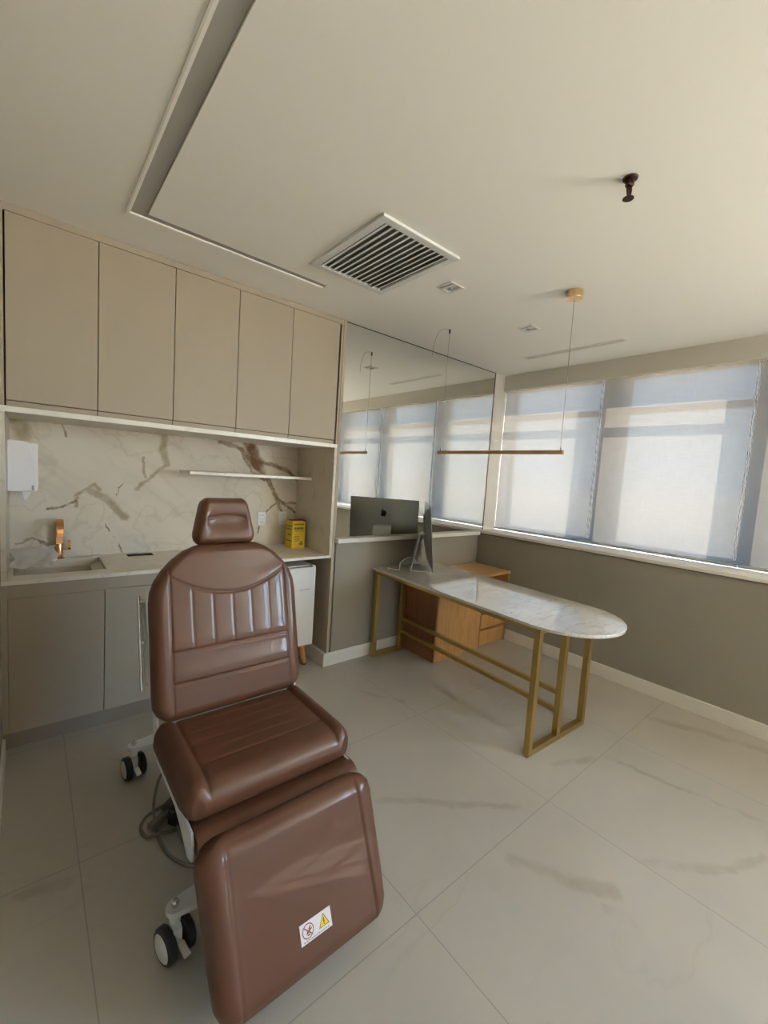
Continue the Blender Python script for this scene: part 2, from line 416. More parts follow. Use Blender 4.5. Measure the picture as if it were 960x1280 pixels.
# ------------------------------------------------------------------ windows, piers, blinds
EDGE = [2.722, 1.715, .655, -.405, -1.465, -2.525, -3.585, -4.645]
struct(MB().box(4.16, 4.30, NY-.4, MY+.3, 2.62, 2.95).box(4.22, 4.34, NY-.4, MY+.3, .3, 1.03).build('trim_6', 'pier'), 'outer lintel and spandrel of the facade')
PT = [1.785-1.106*k for k in range(7)]; PW = .184
for y in PT: struct(bx(4.10, 4.15, y-PW, y, 1.034, 2.62).build('wall_pier', 'pier'), 'cream pier between two windows')
struct(bx(4.10, 4.20, MY+.008, MY+.2, .9, 2.75).build('wall_corner', 'pier'))
for i in range(7):  # windows beyond the fourth are unseen, added without blinds to brighten the room
    y1 = PT[i-1]-PW-.001 if i else MY+.007; y0 = PT[i]+.001
    f = MB(); j = .026
    for a, b, c, d in ((y0, y0+j, 1.034, 2.62), (y1-j, y1, 1.034, 2.62), (y0+j, y1-j, 1.034, 1.07), (y0+j, y1-j, 2.585, 2.62), (y0+j, y1-j, 2.222, 2.282)):
        f.box(4.13, 4.159, a, b, c, d)
    w = struct(f.build('window_%d' % (i+1), 'white_paint', bevel=.003))
    bx(4.142, 4.147, y0+j, y1-j, 1.07, 2.222).build('glass', 'glass', w)
    bx(4.142, 4.147, y0+j, y1-j, 2.282, 2.585).build('glass', 'glass', w)
BL = ['roller blind in the window beside the mirror, left of the narrow cream pier',
      'wide roller blind right of the narrow cream pier, at the right side of the photo',
      'roller blind at the right photo edge, beyond the second cream pier',
      'roller blind farthest from the mirror, fourth along the window wall']
for i in range(4):
    y1 = EDGE[i] if i else 2.7525; y0 = EDGE[i+1]; bxo = 3.93
    t = thing('roller_blind', (3.93, (y0+y1)/2, 1.04), BL[i], 'blind', 'screen roller blinds along the window wall')
    mb = MB(); n = 14                      # a hanging sheet with a very slight ripple
    V = [[mb.bm.verts.new((bxo+.0012*math.sin(k*1.7+j)*math.sin(PI*k/n), y0+(y1-y0)*k/n, 1.058+(2.60-1.058)*j/6)) for k in range(n+1)] for j in range(7)]
    for j in range(6):
        for k in range(n): mb.bm.faces.new((V[j][k], V[j][k+1], V[j+1][k+1], V[j+1][k]))
    mb.build('fabric', 'blind', t, smooth=True)
    bx(bxo-.007, bxo+.007, y0+.001, y1-.001, 1.0375, 1.062).build('bottom_bar', 'alu', t, bevel=.003)
    MB().cyl((3.935, y0+.001, 2.60), (3.935, y1-.001, 2.60), .022).build('roller_tube', 'alu', t, smooth=40)
    MB().tube([(3.914, y0+.012, 2.58), (3.914, y0+.012, 1.10)], .0022, 6).tube([(3.914, y0+.026, 2.58), (3.914, y0+.026, 1.10)], .0022, 6).tube(
        [(3.914, y0+.012, 1.10), (3.914, y0+.014, 1.092), (3.914, y0+.019, 1.088), (3.914, y0+.024, 1.092), (3.914, y0+.026, 1.10)], .0022, 6).build('bead_chain', 'white_plastic', t)

# ------------------------------------------------------------------ mirror
t = thing('wall_mirror', (2.76, MY, 1.022), 'large frameless wall mirror above the white ledge, reflecting the blinds', 'mirror')
bx(1.829, 3.700, MY, MY+.006, 1.024, CZ-.004).build('mirror_glass', 'mirror', t)
MB().box(3.700, 3.709, MY-.003, MY+.006, 1.024, CZ-.001).box(1.829, 3.700, MY-.002, MY+.006, CZ-.006, CZ-.0005).build('edge_strip', 'bronze', t)

# ------------------------------------------------------------------ cabinets
t = thing('wall_cabinet', (.85, 3.0, 1.747), 'row of taupe handleless wall cabinets with five doors above the marble niche', 'cabinet')
MB().box(LX, 1.8025, 2.757, 3.34, 1.749, CZ-.0005).build('carcass', 'taupe_dark', t)
MB().box(LX, 1.8025, 2.737, 2.757, 2.633, CZ-.0005).build('top_filler', 'taupe', t)
MB().box(LX, -.088, 2.730, 2.757, 1.749, 2.633).build('side_filler', 'taupe', t)
dx = [-.083, .281, .648, 1.019, 1.391, 1.772]
for a, b in zip(dx, dx[1:]):
    d = bx(a+.0018, b-.0018, 2.735, 2.755, 1.7765, 2.630).build('door', 'taupe', t, bevel=.0015)
    bx(a+.0018, b-.0018, 2.742, 2.757, 1.7495, 1.773).build('finger_pull', 'taupe', d)
bx(1.786, 1.8025, 2.737, 2.757, 1.749, 2.633).build('side_filler', 'taupe', t)
t = thing('end_panel', (1.81, 2.9, .104), 'tall narrow taupe end panel between the cabinets and the mirror', 'panel')
bx(1.803, 1.829, 2.733, 2.757, .104, CZ-.0005).build('front_edge', 'taupe', t, bevel=.001)
bx(1.8035, 1.8285, 2.7575, 3.34, .104, CZ-.0005).build('panel_side', 'taupe', t)

# marble niche
t = thing('marble_surround', (.85, 3.3, .893), 'veined white and gold marble lining of the niche behind the counter', 'niche lining')
bx(LX+.02, 1.78, 3.30, 3.325, .893, 1.72).build('back_panel', 'marble_back', t)
bx(LX, LX+.02, 2.735, 3.325, .893, 1.72).build('side_panel', 'marble', t)
bx(1.780, 1.8025, 2.735, 3.325, .870, 1.72).build('side_panel', 'marble', t)
bx(LX, 1.8025, 2.735, 3.325, 1.7205, 1.748).build('top_panel', 'marble_light', t)
t = thing('floating_shelf', (1.31, 3.18, 1.458), 'thin white marble shelf floating on the niche back', 'shelf')
bx(.835, 1.779, 3.05, 3.30, 1.458, 1.480).build('shelf_board', 'marble_light', t, bevel=.002)

t = thing('countertop', (.84, 3.0, .868), 'veined marble countertop with a carved sink at its left end', 'countertop')
SX0, SX1, SY0, SY1 = -.065, .345, 2.855, 3.225
mb = MB()
xs = [LX, SX0, SX1, .500, .655, 1.7795]; ys = [2.735, SY0, SY1, 3.3]; S0, S1 = 3.175, 3.265
mb.box(LX, 1.7795, 2.735, SY0, .872, .892).box(LX, SX0, SY0, 3.30, .872, .892).box(SX1, .500, SY0, 3.30, .872, .892).box(.655, 1.7795, SY0, 3.30, .872, .892)
mb.box(SX0, SX1, SY1, 3.30, .872, .892).box(.500, .655, SY0, S0, .872, .892).box(.500, .655, S1, 3.30, .872, .892)
mb.build('slab', 'marble_light', t)
# basin: stepped funnel of marble
mb = MB(); L = [(SX0+.001, SX1-.001, SY0+.001, SY1-.001, .8915), (SX0+.001, SX1-.001, SY0+.001, SY1-.001, .868), (SX0+.05, SX1-.05, SY0+.012, SY1-.012, .845), (SX0+.05, SX1-.05, SY0+.012, SY1-.012, .768)]
R = [[mb.bm.verts.new(p) for p in ((a, c, z), (b, c, z), (b, d, z), (a, d, z))] for a, b, c, d, z in L]
for A, B in zip(R, R[1:]):
    for k in range(4): mb.bm.faces.new((A[k], A[(k+1) % 4], B[(k+1) % 4], B[k]))
mb.bm.faces.new(R[-1])
mb.build('sink_basin', 'sink', t, norm=True)
mb = MB(); mb.box(.500, .655, S0, S1, .845, .850).box(.500, .502, S0, S1, .850, .8915).box(.653, .655, S0, S1, .850, .8915).box(.502, .653, S1-.002, S1, .850, .8915).box(.502, .653, S0, S0+.002, .850, .8915)
mb.build('flush_box', 'black', t)
bx(.503, .652, S0+.03, S1-.003, .862, .866).build('flush_lid', 'alu', t)

t = thing('base_cabinet', (.56, 3.0, 0), 'taupe base cabinet with flat doors below the sink counter', 'cabinet')
MB().box(LX, 1.24, 2.757, 3.33, .101, .766).box(LX, -.085, 2.737, 2.757, .101, .871).box(1.22, 1.24, 2.740, 3.33, .766, .871).box(LX, 1.24, 3.31, 3.33, .766, .871).build('carcass', 'taupe', t)
MB().box(LX, 1.24, 2.750, 2.757, .800, .871).build('finger_groove', 'taupe', t)
bx(LX, 1.24, 2.775, 3.30, 0, .100).build('toe_kick', 'kick', t)
for a, b in ((-.083, .3195), (.3235, .727), (.731, 1.238)):
    bx(a, b, 2.736, 2.756, .101, .801).build('door', 'taupe', t, bevel=.0015)

# ------------------------------------------------------------------ counter objects
t = thing('faucet', (.14, 3.245, .892), 'rose gold single lever faucet behind the sink', 'faucet')
MB().lathe((.142, 3.255, .892), [(.027, 0), (.027, .006), (.021, .008), (.021, .09), (.019, .095)], 24).build('body', 'copper', t, smooth=30)
def ribbon(path, w, th):
    mb = MB(); P = [Vector(p) for p in path]
    rings = []
    for i, p in enumerate(P):
        a = P[i-1] if i else p; c = P[i+1] if i < len(P)-1 else p
        d = (c-a).normalized(); nrm = Vector((1, 0, 0)).cross(d).normalized()
        rings.append([mb.bm.verts.new(p+Vector((sx*w/2, 0, 0))+nrm*sn*th/2) for sx, sn in ((-1, -1), (1, -1), (1, 1), (-1, 1))])
    for A, B in zip(rings, rings[1:]):
        for k in range(4): mb.bm.faces.new((A[k], A[(k+1) % 4], B[(k+1) % 4], B[k]))
    mb.bm.faces.new(rings[0]); mb.bm.faces.new(rings[-1]); return mb
arc = [(.142, 3.255, .965), (.142, 3.255, 1.06)]+[(.142, 3.19+.065*math.cos(a), 1.07+.065*math.sin(a)) for a in [PI*k/12 for k in range(0, 13)]]+[(.142, 3.125, 1.045)]
ribbon(arc, .036, .022).build('spout', 'copper', t, bevel=.004)
MB().box(.150, .200, 3.245, 3.265, .945, .962).box(.184, .200, 3.245, 3.265, .945, 1.005).build('lever', 'copper', t, bevel=.003)

def sheet(name, cx, cy, w, d, z, m, label, cat):
    mb = MB(); nx, ny = 26, 18; rnd = random.Random(7); ph = [rnd.uniform(0, 6) for _ in range(8)]
    g = []
    for j in range(ny+1):
        row = []
        for i in range(nx+1):
            u, v = i/nx-.5, j/ny-.5
            x = cx+u*w+.012*math.sin(9*v+ph[0]); y = cy+v*d+.010*math.sin(11*u+ph[1])
            h = .008*abs(math.sin(7*u+5*v+ph[2]))+.006*abs(math.sin(13*u-9*v+ph[3]))+.003*math.sin(17*v+ph[4])
            h += .014*max(0, u*1.6)+.075*(v+.5)+.010*abs(((u*3.1+v*1.3) % 1.0)-.5)+.002*math.sin(31*u+23*v)*math.sin(27*v-9*u)
            row.append(mb.bm.verts.new((x, y, z+max(h, .001))))
        g.append(row)
    for j in range(ny):
        for i in range(nx): mb.bm.faces.new((g[j][i], g[j][i+1], g[j+1][i+1], g[j+1][i]))
    r = bmesh.ops.solidify(mb.bm, geom=mb.bm.faces[:], thickness=.0025)
    return tag(mb.build(name, m, smooth=35), label, cat)
sheet('paper_towel', .024, 3.08, .195, .235, .8935, 'paper', 'crumpled white paper towel spread over the sink edge', 'paper towel')

t = thing('towel_dispenser', (-.02, 3.1, 1.318), 'white folded paper towel dispenser mounted at the left side of the niche', 'dispenser')
prof = [(-.087, 1.322), (.034, 1.322), (.032, 1.38), (.026, 1.45), (.014, 1.53), (.006, 1.575), (-.004, 1.588), (-.025, 1.592), (-.087, 1.594)]
MB().prism(prof, 2.98, 3.22, 'xz').build('cover', 'white_plastic', t, bevel=.004)
MB().prism([(-.087, 1.312), (.041, 1.316), (.043, 1.36), (.042, 1.585), (.030, 1.588), (-.087, 1.588)], 3.222, 3.296, 'xz').build('back_case', 'white_enamel', t, bevel=.004)
bx(.012, .022, 2.976, 2.981, 1.330, 1.356).build('lock_window', 'grey_ink', t)
mb = MB(); mb.prism([(-.028, 1.325), (.002, 1.325), (.008, 1.300), (-.016, 1.268), (-.024, 1.29)], 3.05, 3.055, 'xz').prism([(-.016, 1.325), (.014, 1.325), (.006, 1.295)], 3.06, 3.064, 'xz')
mb.build('hanging_towel', 'paper', t)

for x, lab in ((1.470, 'white double socket plate on the niche back, nearer the headrest'), (1.655, 'white double socket plate on the niche back, right behind the yellow box')):
    t = thing('wall_outlet', (x, 3.295, 1.115), lab, 'socket', 'socket plates on the marble back')
    bx(x-.037, x+.037, 3.293, 3.300, 1.058, 1.174).build('cover_plate', 'white_plastic', t, bevel=.003)
    for z in (1.088, 1.144):
        mb = MB(); M = Matrix.Translation((x, 3.293, z)) @ Matrix.Rotation(PI/2, 4, 'X'); mb.mprism(M, rrect(.046, .036, .008), 0, .003)
        f = mb.build('socket_insert', 'white_enamel', t)
        MB().cyl((x-.010, 3.2905, z), (x-.010, 3.2895, z), .003, 10).cyl((x+.010, 3.2905, z), (x+.010, 3.2895, z), .003, 10).cyl((x, 3.2905, z+.004), (x, 3.2895, z+.004), .003, 10).build('pin_hole', 'dark', f)

t = thing('sharps_box', (1.70, 3.13, .892), 'yellow cardboard sharps disposal box with dark print in the counter corner', 'box')
BXX = (1.635, 1.752, 3.07, 3.19, .892, 1.118)
bx(*BXX).build('carton', 'yellow', t, bevel=.002)
mb = MB(); mb.box(1.752, 1.7555, 3.072, 3.19, .894, 1.124); mb.box(1.642, 1.7535, 3.10, 3.17, 1.118, 1.1225); mb.build('red_panel', 'red_card', t)
yf = 3.0695
def print_rect(name, m, boxes):
    mb = MB()
    for q_ in boxes: mb.box(*q_)
    return mb.build(name, m, t)
def row(x, n, w, g, z0, z1): return [(x+k*(w+g), x+k*(w+g)+w, yf-.0006, yf, z0, z1) for k in range(n)]
print_rect('print_line', 'ink', row(1.652, 7, .009, .0035, 1.086, 1.098))
print_rect('print_line', 'ink', row(1.654, 5, .013, .004, 1.050, 1.068))
print_rect('print_line', 'ink', row(1.655, 6, .009, .005, 1.034, 1.040))
for z in (.955, .967, .979, .991): print_rect('print_line', 'ink', [(1.652, 1.70, yf-.0006, yf, z, z+.004)])
mb = MB()
for k in range(3):
    a = PI/2+k*2*PI/3; c = (1.718+.011*math.cos(a), .935+.011*math.sin(a))
    mb.prism([(c[0]+.0085*math.cos(q), c[1]+.0085*math.sin(q)) for q in [2*PI*j/14 for j in range(14)]], yf-.0006, yf, 'xz')
mb.build('hazard_symbol', 'ink', t)
for z0, n in ((1.07, 3), (1.045, 3), (1.0, 2), (.95, 3)):
    print_rect('side_print_line', 'ink', [(1.6343, 1.635, 3.09+k*.03, 3.113+k*.03, z0, z0+.01) for k in range(n)])

# ------------------------------------------------------------------ mini fridge
t = thing('mini_fridge', (1.49, 3.05, 0), 'white retro mini fridge on wooden legs under the counter', 'fridge')
FX0, FX1, FY, FZ0, FZ1 = 1.262, 1.722, 2.815, .168, .792
bx(FX0, FX1, FY+.055, 3.28, FZ0+.004, FZ1-.02).build('cabinet_body', 'white_enamel', t, bevel=.008)
bx(FX0, FX1, FY, FY+.050, FZ0, FZ1).build('door', 'white_enamel', t, bevel=.007)
bx(FX0-.002, FX1+.002, FY+.058, 3.285, FZ1-.0195, FZ1+.006).build('top_plate', 'white_enamel', t, bevel=.006)
bx(FX1-.03, FX1-.002, FY+.008, FY+.054, FZ1, FZ1+.008).build('hinge_cover', 'white_plastic', t, bevel=.002)
mb = MB()
for k in range(8): mb.box(1.588+k*.0105, 1.5955+k*.0105, FY-.001, FY, .617, .622+.003*(k % 3 == 0))
mb.build('door_badge', 'grey_ink', t)
for sx in (-1, 1):
    for sy in (-1, 1):
        cx = (FX0+FX1)/2+sx*.155; cy = 3.045+sy*.17
        l = MB().tube([(cx, cy, FZ0+.004), (cx+sx*.028, cy+sy*.024, .012)], [.030, .020], 18).build('leg', 'leg_wood', t, smooth=40)
        MB().cyl((cx+sx*.028, cy+sy*.024, .012), (cx+sx*.030, cy+sy*.025, 0), .0205, 14).build('foot_cap', 'dark', l)

# ------------------------------------------------------------------ desk
DR = Matrix.Translation((2.49, 1.21, 0)) @ Matrix.Rotation(math.radians(-2.5), 4, 'Z')
t = thing('desk', (2.5, 1.9, 0), 'long marble topped desk with a rounded end and brushed gold tube legs', 'desk')
out = [(.355*math.cos(a), .352*math.sin(a)) for a in [PI+PI*k/48 for k in range(49)]]+[(.355, 1.475), (-.355, 1.475)]
MB().mprism(DR, out, .747, .765).build('tabletop', 'desk_marble', t, bevel=.003)
def dbar(a, b, w=.036, h=.036):
    return MB().bar(DR @ Vector(a), DR @ Vector(b), w, h)
x0, x1, xm = -.315, .272, -.025; q = .018
def frame_end(y, xs):
    for x in xs:
        M = DR @ Matrix.Translation((x, y, .373+.018)); MB().obox(M, q, q, .355).build('leg', 'gold', t, bevel=.0015)
    dbar((x0-q, y, q), (xs[-1]+q, y, q)).build('foot_bar', 'gold', t, bevel=.0015)
frame_end(-.055, (x0, xm, x1)); frame_end(1.452, (x0, xm))
for x in (x0, x1): dbar((x, -.055-q, .732), (x, 1.47, .732), .036, .028).build('top_rail', 'gold', t)
for y in (-.055, 1.452): dbar((x0+q, y, .732), (x1-q, y, .732), .036, .028).build('top_rail', 'gold', t)
for z in (.292, .180): dbar((xm, -.037, z), (xm, 1.434, z), .028, .028).build('stretcher', 'gold', t, bevel=.0015)

# ------------------------------------------------------------------ credenza
t = thing('credenza', (3.1, 2.5, 0), 'low oak drawer cabinet in the corner behind the desk, shade coloured into its left side', 'cabinet')
CX0, CX1, CYF, CYB, CT = 2.585, 3.600, 2.300, 2.715, .693
bx(CX0+.0205, CX1, CYF-.012, CYB, CT-.024, CT).build('top', 'wood_top', t, bevel=.001)
bx(CX0, CX0+.020, CYF, CYB, .0, CT).build('side_panel', 'wood_shaded', t, bevel=.001)
bx(CX1-.02, CX1, CYF, CYB, 0, CT-.0245).build('side_panel', 'wood', t)
bx(CX0+.021, CX1-.021, CYB-.015, CYB, .02, CT-.0245).build('back_panel', 'wood_shaded', t)
bx(3.176, 3.192, CYF+.005, CYB-.016, .02, CT-.0245).build('divider', 'wood', t)
bx(CX0+.021, CX1-.021, CYF+.02, CYB-.016, 0, .018).build('plinth', 'wood', t)
bx(3.193, CX1-.021, CYF+.004, CYB-.016, .455, .473).build('shelf', 'wood', t)
for a, b in ((CX0+.0205, 2.853), (2.855, 3.176)): bx(a, b, CYF-.001, CYF+.018, .0, CT-.026).build('door', 'wood', t, bevel=.001)
for z0, z1 in ((.012, .168), (.178, .322), (.332, .452)):
    d = bx(3.196, CX1-.001, CYF, CYF+.018, z0, z1-.018).build('drawer', 'wood', t, bevel=.001)
    bx(3.196, CX1-.001, CYF+.012, CYF+.018, z1-.018, z1-.001).build('finger_groove', 'wood_shaded', d)

# ------------------------------------------------------------------ computer on the desk
a = math.radians(-45-2.5)
S = Vector((math.sin(-a)*1, -math.cos(a), 0)).normalized()      # screen normal, towards the room
S = Vector((.75, -.66, 0)).normalized()
Rr = Vector((-S.y, S.x, 0))                                       # along the screen width
t = thing('desktop_computer', (2.58, 2.50, .765), 'silver all in one desktop computer seen edge on at the far end of the desk', 'computer')
Cc = Vector((2.575, 2.445, 0)); tilt = math.radians(6)
Up = (Vector((0, 0, 1))*math.cos(tilt)-S*math.sin(tilt)).normalized(); Nn = (S*math.cos(tilt)+Vector((0, 0, 1))*math.sin(tilt)).normalized()
M = Matrix((Rr, Up, Nn)).transposed().to_4x4(); M.translation = Cc+Vector((0, 0, 1.068))
W2, H2 = .325, .258
mb = MB(); g = []; nx, ny = 28, 22                               # bulged back shell
for j in range(ny+1):
    row = []
    for i in range(nx+1):
        u, v = -1+2*i/nx, -1+2*j/ny
        bulge = .040*max(0, 1-u*u)**1.2*max(0, 1-v*v)**.8
        row.append(mb.bm.verts.new(M @ Vector((u*W2, v*H2, -.005-bulge))))
    g.append(row)
for j in range(ny):
    for i in range(nx): mb.bm.faces.new((g[j][i], g[j][i+1], g[j+1][i+1], g[j+1][i]))
f = [mb.bm.verts.new(M @ Vector(p)) for p in ((-W2, -H2, 0), (W2, -H2, 0), (W2, H2, 0), (-W2, H2, 0))]
mb.bm.faces.new(f)
rim = [g[0][i] for i in range(nx+1)], [g[j][nx] for j in range(ny+1)], [g[ny][i] for i in range(nx, -1, -1)], [g[j][0] for j in range(ny, -1, -1)]
for k, side in enumerate(rim):
    mb.bm.faces.new([f[k]]+list(side)[::1]+[f[(k+1) % 4]])
sh = mb.build('display_shell', 'shell', t, smooth=35)
MB().mprism(M, [(-W2+.004, -H2+.066), (W2-.004, -H2+.066), (W2-.004, H2-.004), (-W2+.004, H2-.004)], .0004, .0012).build('screen', 'screen', t)
body = [(0, .62), (.18, .70), (.42, .74), (.62, .66), (.74, .54), (.60, .42), (.54, .25), (.54, .08), (.62, -.10), (.78, -.20), (.70, -.45), (.55, -.70), (.38, -.88), (.20, -.90), (0, -.82), (-.20, -.90), (-.38, -.88), (-.56, -.68), (-.72, -.38), (-.80, -.02), (-.76, .32), (-.60, .58), (-.38, .72), (-.18, .70)]
leaf = [(.02, .78), (.05, 1.0), (.18, 1.14), (.34, 1.20), (.33, 1.0), (.20, .84)]
k = .034; zb = -.0428; cyv = .125
mb = MB()
for o in (body, leaf): mb.mprism(M, [(-p[0]*k, cyv+p[1]*k) for p in o], zb, zb+.012)
mb.build('logo', 'black', sh)
# stand: foot plate and hinged neck
Fm = Matrix((Rr, S, Vector((0, 0, 1)))).transposed().to_4x4(); Fm.translation = Cc-S*.055+Vector((0, 0, .7655))
MB().mprism(Fm, rrect(.20, .185, .012), 0, .008).build('stand_foot', 'alu', t, bevel=.002)
A = Fm @ Vector((0, -.082, .006)); B = Fm @ Vector((0, -.022, .300))
mb = MB(); d = (B-A).normalized(); n2 = Rr.cross(d).normalized()
Mn = Matrix((Rr, d, n2)).transposed().to_4x4(); Mn.translation = (A+B)/2; mb.obox(Mn, .085, (B-A).length/2, .0035)
Mj = Matrix.Translation((0, 0, 0)); mb.bar(B, M @ Vector((0, .015, -.042)), .16, .007, up=n2)
mb.build('stand_neck', 'alu', t, bevel=.001)
pc = Fm @ Vector((.02, -.088, .09))
MB().tube(spline([Fm @ Vector((.0, -.02, .07)), Fm @ Vector((.01, -.06, .085)), Fm @ Vector((.0, -.105, .095)), Fm @ Vector((-.08, -.17, .06)), Fm @ Vector((-.11, -.18, .009)), Vector((2.30, 2.62, .7705)), Vector((2.26, 2.56, .7705))], 10), .0035, 8).build('power_cord', 'white_plastic', t, smooth=True)

# ------------------------------------------------------------------ pendant lamp
t = thing('pendant_lamp', (2.44, 1.78, 1.73), 'slim gold linear pendant bar hanging over the desk on two wires', 'lamp')
bx(2.428, 2.452, 1.275, 2.285, 1.731, 1.753).build('light_bar', 'satin_gold', t, bevel=.001)
MB().box(2.432, 2.448, 1.285, 2.275, 1.7295, 1.7315).build('diffuser', 'white_plastic', t)
MB().lathe((2.427, 1.293, CZ), [(.046, 0), (.046, -.040), (.044, -.043), (.006, -.043)], 40).build('canopy', 'pale_gold', t, smooth=30)
MB().tube([(2.428, 1.293, CZ-.043), (2.440, 1.293, 1.753)], .0016, 8).build('wire', 'wire', t)
MB().tube([(2.447, 2.267, CZ-.03), (2.440, 2.267, 1.753)], .0012, 8).build('wire', 'wire', t)
MB().cyl((2.447, 2.267, CZ), (2.447, 2.267, CZ-.03), .006, 14).build('wire_anchor', 'bronze', t, smooth=40)
MB().tube(spline([(2.447, 2.267, CZ-.012), (2.41, 2.275, CZ-.004), (2.35, 2.285, CZ-.04), (2.315, 2.29, CZ-.13), (2.305, 2.295, CZ-.22)], 10), .0012, 6).build('loose_wire', 'wire', t)
for y in (1.293, 2.267): MB().cyl((2.44, y, 1.753), (2.44, y, 1.768), .004, 12).build('wire_grip', 'bronze', t)

# ------------------------------------------------------------------ ceiling fittings
t = thing('ceiling_vent', (1.43, 1.85, CZ), 'square white air return grille with grey slats in the ceiling', 'vent')
vx0, vx1, vy0, vy1 = 1.182, 1.690, 1.532, 2.170
fz = CZ-.014
mb = MB(); w = .042
mb.box(vx0, vx1, vy0, vy0+w, fz, CZ).box(vx0, vx1, vy1-w, vy1, fz, CZ).box(vx0, vx0+w, vy0+w, vy1-w, fz, CZ).box(vx1-w, vx1, vy0+w, vy1-w, fz, CZ)
mb.build('frame', 'vent_white', t, bevel=.003)
bx(vx0+w, vx1-w, vy0+w, vy1-w, CZ-.0012, CZ-.0002).build('backing', 'vent_dark', t)
ns = 12
for k in range(ns):
    x = vx0+w+(vx1-vx0-2*w)*(k+.5)/ns
    M = Matrix.Translation((x, (vy0+vy1)/2, CZ-.0075)) @ Matrix.Rotation(math.radians(-24), 4, 'Y')
    MB().obox(M, .0126, (vy1-vy0)/2-w, .0010).build('slat', 'slat', t)
for (x, y), lab in (((1.917, 1.797), 'small square recessed ceiling spotlight beside the air grille'), ((2.790, 1.812), 'small square recessed ceiling spotlight near the windows')):
    t = thing('recessed_spotlight', (x, y, CZ), lab, 'light', 'recessed spotlights in the ceiling')
    h = .058; mb = MB(); b = .012; z = CZ-.004
    mb.box(x-h, x+h, y-h, y-h+b, z, CZ).box(x-h, x+h, y+h-b, y+h, z, CZ).box(x-h, x-h+b, y-h+b, y+h-b, z, CZ).box(x+h-b, x+h, y-h+b, y+h-b, z, CZ)
    mb.build('trim_ring', 'white_paint', t)
    bx(x-h+b, x+h-b, y-h+b, y+h-b, CZ-.0016, CZ-.0004).build('housing', 'vent_white', t)
    MB().box(x-.042, x-.026, y-.045, y+.045, CZ-.003, CZ-.0016).box(x+.012, x+.036, y-.045, y+.02, CZ-.003, CZ-.0016).build('shadow_strip', 'slot', t)  # flat grey strips coloured as the shadow inside the fitting
    MB().lathe((x+.01, y+.012, CZ-.0016), [(.016, 0), (.016, -.003), (.010, -.0035)], 20).build('lamp_lens', 'grey_ink', t)
t = thing('linear_diffuser', (3.44, 1.82, CZ), 'long thin white linear air diffuser in the ceiling along the windows', 'vent')
mb = MB(); mb.box(3.400, 3.418, 1.40, 2.23, CZ-.005, CZ).box(3.444, 3.462, 1.40, 2.23, CZ-.005, CZ).box(3.418, 3.444, 1.40, 1.412, CZ-.005, CZ).box(3.418, 3.444, 2.218, 2.23, CZ-.005, CZ)
mb.build('frame', 'white_paint', t); bx(3.418, 3.444, 1.412, 2.218, CZ-.002, CZ-.0003).build('slot', 'diffuser_grey', t)

t = thing('fire_sprinkler', (1.681, .728, CZ), 'dark bronze pendent fire sprinkler head on the ceiling', 'sprinkler')
SPx, SPy = 1.681, .728
MB().lathe((SPx, SPy, CZ), [(.026, 0), (.024, -.006), (.015, -.010), (.015, -.026), (.011, -.030)], 24).build('base', 'bronze', t, smooth=40)
for s in (-1, 1):
    MB().tube(spline([(SPx+s*.012, SPy, CZ-.024), (SPx+s*.017, SPy, CZ-.038), (SPx+s*.011, SPy, CZ-.056), (SPx+s*.003, SPy, CZ-.066)], 6), .0035, 8).build('frame_arm', 'bronze', t, smooth=True)
MB().cyl((SPx, SPy, CZ-.028), (SPx, SPy, CZ-.062), .0035, 12).build('bulb', 'bronze', t)
mb = MB(); mb.lathe((SPx, SPy, CZ-.064), [(.005, 0), (.006, -.004), (.019, -.006), (.019, -.008)], 24); mb.build('deflector', 'bronze', t, smooth=40)

# ------------------------------------------------------------------ treatment chair
CXC = .635
t = thing('treatment_chair', (CXC, 1.7, 0), 'brown leather treatment chair with headrest and footrest on white steel wheels', 'chair')
rc = math.radians(13.5)
bu = Vector((0, math.sin(rc), math.cos(rc))); bn = Vector((0, -math.cos(rc), math.sin(rc)))
HB = .655
TB = [(0, .235), (.012, .262), (.03, .282), (.055, .294), (.10, .297), (.44, .297), (.48, .292), (.52, .277), (.56, .250), (.60, .212), (.63, .170), (.648, .125), (.655, .085)]
def bhw(v): return interp(TB, v)
def arc_v(x): return .452+.075*(x/.225)**2      # the smile seam under the yoke
def brelief(x, v):
    h = 0; ax_ = abs(x)
    h += groove(ax_-.232, .004, .003)
    if ax_ < .232:
        va = arc_v(x); h += groove(v-va, .005, .0045)
        if .25 < v < va:
            c = .232/3
            ph = (x/c) % 1.0
            h += .0008*math.sin(PI*ph)
            h += groove(min(ph, 1-ph)*c, .0035, .0016)
        for vl in (.25, .135): h += groove(v-vl, .005, .005)+.003*math.exp(-((v-vl-.03)/.03)**2)
    else: h += .002*math.sin(PI*min(1, (ax_-.232)/.062))
    return h
cushion(bhw, HB, .050, .055, .042, (CXC, 1.622, .572), (1, 0, 0), bu, bn, 190, 200, brelief, .004).build('backrest', 'leather', t, smooth=True)
